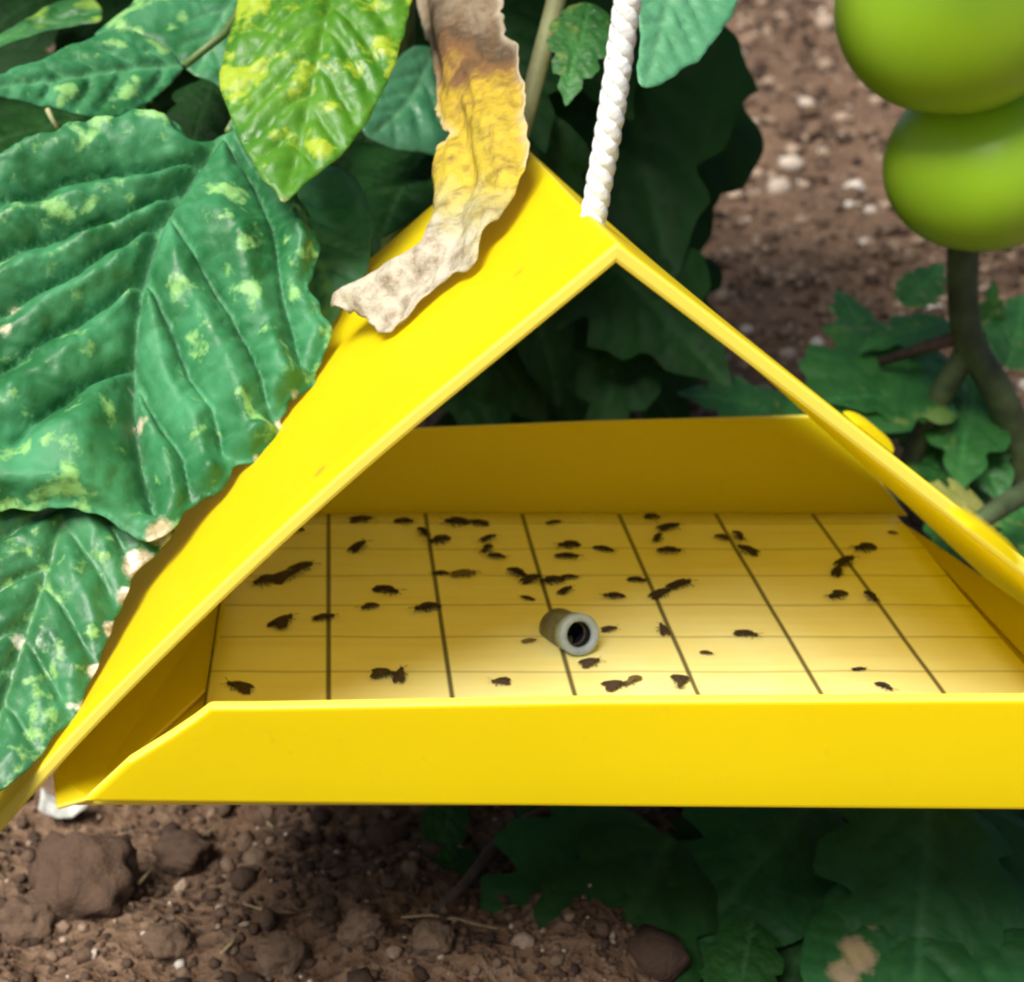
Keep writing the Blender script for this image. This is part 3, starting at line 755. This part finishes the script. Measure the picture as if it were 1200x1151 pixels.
# withered leaf
def withered_material():
    m, n, l, p = newmat('withered_leaf')
    tc = n.new('ShaderNodeTexCoord').outputs['Object']
    t = n.new('ShaderNodeAttribute'); t.attribute_name = 'along'
    f = noise_tex(n, l, 70, 6, .7, tc); g = noise_tex(n, l, 220, 5, .7, tc)
    s = N(n, 'ShaderNodeMath', operation='MULTIPLY_ADD'); l.new(f, s.inputs[0]); s.inputs[1].default_value = .34; l.new(t.outputs['Fac'], s.inputs[2])
    c = ramp(n, l, s.outputs[0], [(.0, (.12, .08, .05)), (.14, (.34, .27, .19)), (.22, (.10, .065, .04)), (.32, (.30, .23, .15)), (.40, (.09, .06, .035)), (.46, (.22, .11, .04)), (.52, (.52, .36, .03)), (.72, (.60, .47, .05)), (.84, (.50, .45, .20)), (.93, (.58, .52, .40))])
    st = N(n, 'ShaderNodeAttribute'); st.attribute_name = 'vein'
    c = mixc(n, l, ramp(n, l, g, [(.46, 0.), (.70, .8)]), c, (.17, .095, .035))
    e = N(n, 'ShaderNodeAttribute'); e.attribute_name = 'rimdry'
    c = mixc(n, l, e.outputs['Fac'], c, (.70, .62, .45))
    l.new(c, p.inputs['Base Color']); p.inputs['Roughness'].default_value = .7; p.inputs['Specular IOR Level'].default_value = .3
    l.new(bump(n, l, g, .6, .0012, bump(n, l, f, .6, .002)), p.inputs['Normal'])
    tr = n.new('ShaderNodeBsdfTranslucent'); l.new(c, tr.inputs['Color'])
    mx = n.new('ShaderNodeMixShader'); mx.inputs[0].default_value = .25
    l.new(p.outputs[0], mx.inputs[1]); l.new(tr.outputs[0], mx.inputs[2]); l.new(mx.outputs[0], n['Material Output'].inputs['Surface'])
    return m
D = [(478, -60), (484, 0), (496, 55), (500, 100), (508, 136), (522, 150), (503, 166), (499, 200), (501, 245), (496, 284), (470, 308), (430, 332), (402, 352), (400, 364), (424, 368), (448, 388), (470, 376), (500, 344), (526, 324), (552, 316), (564, 298), (568, 274), (588, 252), (604, 206), (612, 170), (610, 120), (600, 60), (582, 10), (570, -60)]
def wither(V, P, loc, nrm, A):
    zc = (V - CAM) @ FW; Q = np.stack([CU + F * ((V - CAM) @ RT) / zc, CV - F * ((V - CAM) @ UP) / zc], 1)
    sp = catmull([(526, -60), (540, 50), (556, 140), (548, 230), (530, 290), (470, 340), (412, 364)], 10, False)
    d, t = seg_dist(Q, sp); d = d * .32 / F
    A['along'] = np.clip(t * 1.02, 0, 1); A['rimdry'] = .5 * np.clip(1 - A['edge'] / .0022, 0, 1) * (t < .5)
    ii = np.clip((t * (len(sp) - 1)).astype(int), 0, len(sp) - 2); tg = sp[ii + 1] - sp[ii]; rel = Q - sp[ii]
    side = np.sign(tg[:, 0] * rel[:, 1] - tg[:, 1] * rel[:, 0])
    x = d * side
    f = -28 * d ** 2 + .0012 * np.sin(x * 400 + t * 7) * np.clip(A['edge'] / .002, .2, 1) + np.array([.0034 * noise.fractal(Vector((x[i] * 150, t[i] * 5, 4)), 1, 2, 3) for i in range(len(P))])
    return V + f[:, None] * nrm
hero_leaf('withered_leaf', D, [(550, 312, .300), (600, 170, .318), (420, 360, .325)], [(526, -60), (540, 50), (556, 140), (548, 230), (530, 290), (470, 340), (412, 364)], withered_material(), plant, nside=4, relief=.0008, groove=.0003,
          spacing=.0008, serr=.0011, seed=17.0, wave=.002, label='withered leaf, grey-brown above, yellow below, with a papery white curled tip', extra=wither)

# stems of the main plant
def stem(name, pts, r0_, r1_, mat, parent, seg=10, step=.01):
    c = catmull(pts, step, False); n = len(c)
    rad = [(r0_ + (r1_ - r0_) * k / (n - 1)) * (1 + .10 * noise.noise(Vector(c[k] * 60))) for k in range(n)]
    V, Fc = tube(c, rad, seg); return mesh(name, V, Fc, mat, parent)
top = np.array([.03, .27, .36])
stem('stem', [MAIN + np.array([0, 0, -.03]), MAIN + np.array([.005, -.01, .12]), np.array([.022, .26, .2]), top, np.array([.02, .25, .65])], .006, .0045, M_stem, plant)
stem('petiole', [at(604, 178, .42), at(622, 112, .422), at(636, 60, .424), at(652, 0, .426), at(690, -140, .43)], .0026, .0031, M_stem_pale, plant)
stem('petiole', [at(268, 154, .369), at(282, 130, .385), at(305, 70, .41), at(330, -40, .42), top + np.array([0, 0, -.03])], .0011, .0024, M_stem, plant)
stem('petiole', [at(526, -58, .39), at(560, -140, .42), top], .0016, .0022, M_stem_pale, plant)
stem('petiole', [at(390, -58, .388), at(430, -130, .41), top], .0014, .002, M_stem, plant)
stem('petiole', [at(805, -68, .347), at(760, -150, .37), top + np.array([0, 0, .04])], .0014, .002, M_stem, plant)
stem('petiole', [at(216, 77, .404), at(262, 40, .408), at(320, -45, .42)], .0010, .0018, M_stem, plant)
stem('tendril', [at(53, 122, .376), at(60, 138, .374), at(70, 155, .376)], .0009, .0004, M_stem_pale, plant, 8, .002)

# generic leaflets ---------------------------------------------------------
def leaflet_proto(seed, lobes=4, width=.52):
    """lobed tomato leaflet of length 1 along +x, built at true shape then scaled"""
    r = random.Random(seed); S = .08; pts_l, pts_r = [], []
    nn = lobes * 4
    for k in range(1, nn):
        t = k / nn
        prof = math.sin(math.pi * min(1, t ** .75)) ** .8 * width * .5 * (1.15 - .4 * t)
        for s, lst in ((1, pts_l), (-1, pts_r)):
            saw = 1 - .24 * ((k % 4) in (0,)) + .06 * r.uniform(-1, 1)
            lst.append((t - (.03 if k % 4 == 0 else 0), s * max(.012, prof * saw)))
    ol = [(0, 0)] + pts_l + [(1.02, 0)] + pts_r[::-1]
    ol = [np.array(p) * S for p in ol]; mid = np.array([(0, 0), (.3 * S, .01 * S), (.65 * S, -.01 * S), (1.0 * S, 0)])
    veins = auto_veins(mid, lobes + 1, R(46), S * .36)
    P, h, Fc, A = build_leaf(ol, mid, veins, .0024, .0016, .0008, .0006, 2.0, seed, .003)
    x = P[:, 0] / S
    h = h - .012 * x ** 2 * r.uniform(.5, 1.6)
    return np.stack([P[:, 0] / S, P[:, 1] / S, h / S], 1), Fc, A
PROTO = [leaflet_proto(s, l, w) for s, l, w in ((21, 4, .55), (22, 3, .62), (23, 5, .50), (24, 4, .70))]
MESHC = {}
def leaflet(parent, pos, axis_, nrm, L, mat, k=0, name='leaf', label=None):
    key = (k, mat.name)
    if key not in MESHC:
        V, Fc, A = PROTO[k]
        me = bpy.data.meshes.new(name); me.from_pydata((V * .08).tolist(), [], Fc)
        me.polygons.foreach_set('use_smooth', [True] * len(me.polygons))
        for kk, a in A.items():
            q = me.attributes.new(kk, 'FLOAT', 'POINT'); q.data.foreach_set('value', np.asarray(a, np.float32))
        me.materials.append(mat); MESHC[key] = me
    o = bpy.data.objects.new(name, MESHC[key]); scene.collection.objects.link(o); o.parent = parent
    a = norm(axis_); n = norm(np.asarray(nrm) - a * np.dot(nrm, a)); b = np.cross(n, a)
    M = Matrix(((a[0], b[0], n[0]), (a[1], b[1], n[1]), (a[2], b[2], n[2]))).to_4x4()
    s = L / .08
    o.matrix_local = Matrix.Translation(Vector(np.asarray(pos) - BASE[parent.name])) @ M @ Matrix.Scale(s, 4)
    if label: o['label'] = label
    return o
def px_leaf(parent, u0, v0, u1, v1, d0, d1, mat, k=0, tilt=0.0, up=.6, label=None):
    """leaflet from its base (u0, v0) at depth d0 to its tip (u1, v1) at depth d1"""
    a, b = at(u0, v0, d0), at(u1, v1, d1); ax_ = b - a; L = np.linalg.norm(ax_)
    n = norm(-FW * (1 - up) + np.array([0, 0, 1.]) * up)
    q = Matrix.Rotation(tilt, 3, Vector(norm(ax_))); n = np.array(q @ Vector(n))
    return leaflet(parent, a, ax_, n, L * .98, mat, k, label=label)

# leaves of the main plant behind the trap, their shade put into the colour
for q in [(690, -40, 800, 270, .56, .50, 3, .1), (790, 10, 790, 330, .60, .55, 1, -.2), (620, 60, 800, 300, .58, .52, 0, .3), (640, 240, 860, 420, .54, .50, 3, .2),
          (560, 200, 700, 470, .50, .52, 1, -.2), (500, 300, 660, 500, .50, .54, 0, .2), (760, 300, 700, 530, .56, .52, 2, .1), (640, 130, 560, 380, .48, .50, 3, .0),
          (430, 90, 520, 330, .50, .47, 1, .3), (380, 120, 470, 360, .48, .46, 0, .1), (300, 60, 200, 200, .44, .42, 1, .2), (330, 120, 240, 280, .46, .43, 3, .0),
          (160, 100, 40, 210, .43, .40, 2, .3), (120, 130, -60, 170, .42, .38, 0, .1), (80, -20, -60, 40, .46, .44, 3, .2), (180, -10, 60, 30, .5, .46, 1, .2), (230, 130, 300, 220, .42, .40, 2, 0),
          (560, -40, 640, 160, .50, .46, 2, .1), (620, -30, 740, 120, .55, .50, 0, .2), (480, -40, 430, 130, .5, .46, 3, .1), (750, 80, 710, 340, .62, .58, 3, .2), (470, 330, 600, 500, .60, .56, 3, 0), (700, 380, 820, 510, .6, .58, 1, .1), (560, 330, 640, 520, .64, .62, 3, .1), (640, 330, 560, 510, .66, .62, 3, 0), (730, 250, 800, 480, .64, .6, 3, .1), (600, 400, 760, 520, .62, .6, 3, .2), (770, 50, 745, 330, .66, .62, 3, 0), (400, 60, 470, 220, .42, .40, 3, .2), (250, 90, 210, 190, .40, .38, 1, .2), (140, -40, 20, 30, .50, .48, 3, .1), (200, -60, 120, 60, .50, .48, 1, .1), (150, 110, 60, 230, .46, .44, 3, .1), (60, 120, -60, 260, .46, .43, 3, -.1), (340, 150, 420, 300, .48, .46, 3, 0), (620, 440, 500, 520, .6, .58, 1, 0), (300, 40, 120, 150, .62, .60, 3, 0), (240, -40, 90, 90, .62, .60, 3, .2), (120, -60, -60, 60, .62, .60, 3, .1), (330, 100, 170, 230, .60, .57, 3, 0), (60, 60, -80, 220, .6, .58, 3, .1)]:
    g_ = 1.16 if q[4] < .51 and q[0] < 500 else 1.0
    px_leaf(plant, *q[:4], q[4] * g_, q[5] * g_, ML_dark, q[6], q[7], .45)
px_leaf(plant, 690, 5, 664, 112, .42, .40, ML_far, 2, .1, .4)
# leaves above the picture (they shade the ones behind the trap)
crown = random.Random(5)
for k in range(140):
    x = crown.uniform(-.24, .19); y = crown.uniform(.14, .60); z = crown.uniform(.25, .46)
    a = crown.uniform(0, 6.28)
    leaflet(plant, (x, y, z), (math.cos(a), math.sin(a), crown.uniform(-.6, .1)), (crown.uniform(-.4, .4), crown.uniform(-.4, .4), 1), crown.uniform(.08, .13), ML_dark if k % 2 else ML_mid, k % 4)
for k in range(9):
    a = k * 2.4; e = np.array([-.03 + .16 * math.cos(a), .42 + .16 * math.sin(a), .27 + .02 * k])
    stem('petiole', [top + np.array([0, 0, -.05 + .025 * k]), (top + e) / 2 + np.array([0, 0, .03]), e], .0025, .0012, M_stem, plant, 7, .03)

# ------------------------------------------------------------------ fruiting plant at right
B0 = ground_pt(1150, 640); B0 = np.array([.27, .33, 0]); B0[2] = ground_h(B0[0], B0[1])
plant2 = empty('tomato_plant', B0, 'tomato plant with a dark forked stem, standing behind the right roof panel', 'tomato plant')
fork = at(1135, 400, .56)
stem('stem', [at(1215, 640, .60), at(1192, 520, .58), at(1168, 455, .565), fork, at(1128, 330, .555), at(1132, 260, .55), at(1150, 120, .545), at(1160, -40, .54), at(1150, -300, .52)], .0060, .0050, M_stem_dark, plant2)
stem('branch', [at(1145, 395, .56), at(1110, 450, .57), at(1080, 510, .585), at(1040, 600, .60)], .0052, .0035, M_stem_dark, plant2)
stem('branch', [at(1125, 395, .56), at(1080, 408, .57), at(1030, 425, .58)], .0030, .0018, M_twig, plant2)
stem('branch', [at(1230, 560, .52), at(1180, 590, .50), at(1130, 622, .49)], .0042, .0030, M_stem_dark, plant2)
stem('root_shoot', [B0 + np.array([0, 0, -.03]), (B0 + at(1215, 640, .60)) / 2, at(1215, 640, .60)], .008, .0072, M_stem_dark, plant2)
for q in [(1010, 395, 990, 325, .60, .62, 1, .2), (1030, 425, 985, 380, .60, .60, 2, .0), (1110, 375, 1010, 400, .60, .58, 0, .3), (1105, 410, 940, 460, .60, .55, 3, .1), (1090, 470, 985, 450, .58, .56, 1, .1),
          (1150, 420, 1170, 330, .62, .60, 2, .1), (1180, 430, 1215, 330, .60, .62, 3, .2), (1140, 440, 1130, 560, .60, .55, 0, .2), (1120, 480, 1180, 570, .60, .56, 1, .2), (1085, 520, 1160, 600, .60, .56, 3, -.2),
          (920, 490, 815, 440, .58, .56, 3, .2), (940, 470, 860, 500, .60, .56, 1, .1), (1040, 470, 1100, 540, .62, .58, 2, .2), (1180, 480, 1240, 560, .60, .58, 0, .1), (1190, 590, 1250, 680, .55, .5, 2, .1), (1060, 360, 1110, 300, .64, .66, 2, 0), (1170, 600, 1090, 650, .56, .52, 0, .2)]:
    px_leaf(plant2, *q[:6], ML_far, q[6], q[7], .5)
px_leaf(plant2, 1165, 610, 1085, 570, .52, .50, leaf_material('leaf_pale_yellow', (.30, .33, .06), (.42, .42, .10), rough=.6, trans=.25, veincol=(.5, .5, .2)), 3, .1, .5, label='pale yellow leaf just behind the right roof panel')

M_tom = None
def tomato_material():
    m, n, l, p = newmat('green_tomato')
    tc = n.new('ShaderNodeTexCoord').outputs['Object']
    f = noise_tex(n, l, 25, 4, .5, tc); g = noise_tex(n, l, 500, 2, .5, tc)
    c = mixc(n, l, ramp(n, l, f, [(.3, 0.), (.7, 1.)]), (.32, .58, .022), (.41, .66, .04))
    c = mixc(n, l, ramp(n, l, g, [(.62, 0.), (.75, .25)]), c, (.36, .50, .08))
    l.new(c, p.inputs['Base Color']); p.inputs['Roughness'].default_value = .33; p.inputs['Specular IOR Level'].default_value = .4
    p.inputs['Subsurface Weight'].default_value = .45; p.inputs['Subsurface Radius'].default_value = (.6, 1, .2); p.inputs['Subsurface Scale'].default_value = .012
    return m
M_tom = tomato_material()
def tomato(u, v, d, rpx, label, seed, flat=.985):
    c = at(u, v, d); r = rpx / F * d
    t = empty('tomato', c - np.array([0, 0, r * flat]), label, 'tomato', 'green tomatoes on the vine')
    V, Fc = [], []; nu, nv = 48, 28
    for j in range(nv + 1):
        ph = math.pi * j / nv
        for i in range(nu):
            a = 2 * math.pi * i / nu
            rr = r * (1 + .022 * math.cos(5 * a + seed) * math.sin(ph) + .012 * noise.noise(Vector((math.cos(a), math.sin(a), ph + seed))))
            z = math.cos(ph) * .93 - (.16 * math.exp(-(ph / .35) ** 2)) + .03 * math.exp(-((math.pi - ph) / .3) ** 2)
            V.append(c + np.array([rr * math.sin(ph) * math.cos(a), rr * math.sin(ph) * math.sin(a), r * z * flat]))
    for j in range(nv):
        for i in range(nu):
            i2 = (i + 1) % nu; Fc.append((j * nu + i, (j + 1) * nu + i, (j + 1) * nu + i2, j * nu + i2))
    mesh('fruit', V, Fc, M_tom, t)
    V, Fc = [], []
    for k in range(5):
        a = k * 1.257 + seed; b0 = len(V)
        for q in range(5):
            s = q / 4; w = .14 * r * math.sin(math.pi * (.15 + .85 * s)) + .0002
            rad = r * (.05 + .62 * s); zz = c[2] + r * (.80 + .14 * math.sin(s * 3)) + .002
            e = np.array([math.cos(a), math.sin(a), 0]); p_ = np.array([-math.sin(a), math.cos(a), 0]); o_ = np.array([c[0], c[1], zz])
            V += [o_ + e * rad + p_ * w, o_ + e * rad - p_ * w]
        for q in range(4): Fc.append((b0 + 2 * q, b0 + 2 * q + 1, b0 + 2 * q + 3, b0 + 2 * q + 2))
    solid(mesh('calyx', V, Fc, M_stem, t), .0006)
    Vt, Ft = tube([c + np.array([0, 0, r * .75]), c + np.array([.004, .006, r * 1.15]), c + np.array([.012, .03, r * 1.5])], [.003, .0024, .0026], 8)
    mesh('stalk', Vt, Ft, M_stem, t)
    return t
tomato(1122, 4, .456, 140, 'larger green tomato at the top right, partly hiding the one below', 1.0)
tomato(1152, 191, .492, 113, 'smaller green tomato hanging just under the larger one', 2.3)

# ------------------------------------------------------------------ low plant under the trap
C0 = np.array([.13, .16, ground_h(.13, .16)])
plant3 = empty('tomato_plant', C0, 'low dark green plant with broad leaves in the shade under the trap', 'tomato plant')
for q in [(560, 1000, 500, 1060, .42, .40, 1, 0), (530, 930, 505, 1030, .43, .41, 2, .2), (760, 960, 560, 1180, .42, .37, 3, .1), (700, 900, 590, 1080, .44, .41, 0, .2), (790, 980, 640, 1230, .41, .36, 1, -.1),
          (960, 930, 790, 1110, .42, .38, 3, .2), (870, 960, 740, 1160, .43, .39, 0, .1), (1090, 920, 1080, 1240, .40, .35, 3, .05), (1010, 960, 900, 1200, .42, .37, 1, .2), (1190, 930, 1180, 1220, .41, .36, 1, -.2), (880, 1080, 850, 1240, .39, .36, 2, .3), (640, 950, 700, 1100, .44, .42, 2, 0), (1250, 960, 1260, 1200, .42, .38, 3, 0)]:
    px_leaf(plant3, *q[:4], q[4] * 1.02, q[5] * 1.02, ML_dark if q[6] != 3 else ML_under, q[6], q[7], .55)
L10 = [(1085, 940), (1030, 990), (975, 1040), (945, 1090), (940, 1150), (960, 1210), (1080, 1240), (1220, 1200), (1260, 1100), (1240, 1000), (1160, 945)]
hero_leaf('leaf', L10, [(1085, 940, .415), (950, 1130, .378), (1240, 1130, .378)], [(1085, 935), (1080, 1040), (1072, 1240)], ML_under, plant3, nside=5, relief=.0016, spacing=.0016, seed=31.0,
          dry=[(1005, 1118, 30, .75), (990, 1140, 26, .7), (1020, 1085, 14, .5)], vein_len=.5, label='broad dark leaf with a dry pale hole at the bottom right')
stem('stem', [C0 + np.array([0, 0, -.02]), C0 + np.array([.01, -.01, .03]), at(900, 930, .45), at(1085, 935, .418)], .004, .0022, M_stem_dark, plant3)
stem('stem', [C0 + np.array([0, 0, -.02]), at(760, 930, .45), at(620, 960, .44), at(545, 1035, .415), at(505, 1075, .405)], .0032, .0014, M_twig, plant3)

# ------------------------------------------------------------------ white scrap under the left corner
p = ground_pt(78, 965); d = np.dot(p - CAM, FW); sc = d / F
M_scrap = simple('white_scrap', (.46, .46, .42), .8, .2, 200, (600, .4, .0006))
V, Fc = [], []
for j in range(7):
    for i in range(13):
        a = i / 12; b = j / 6
        V.append(p + np.array([(a - .5) * 56 * sc, (b - .5) * 26 * sc * (1 - .5 * a), .004 + .004 * (2 * a - 1) ** 2 + .002 * noise.noise(Vector((a * 4, b * 3, 1))) + .003 * b]))
for j in range(6):
    for i in range(12): Fc.append((j * 13 + i, j * 13 + i + 1, (j + 1) * 13 + i + 1, (j + 1) * 13 + i))
solid(tag(mesh('scrap', V, Fc, M_scrap, base=p), 'small curled white scrap on the soil under the left corner of the trap', 'scrap'), .0006)
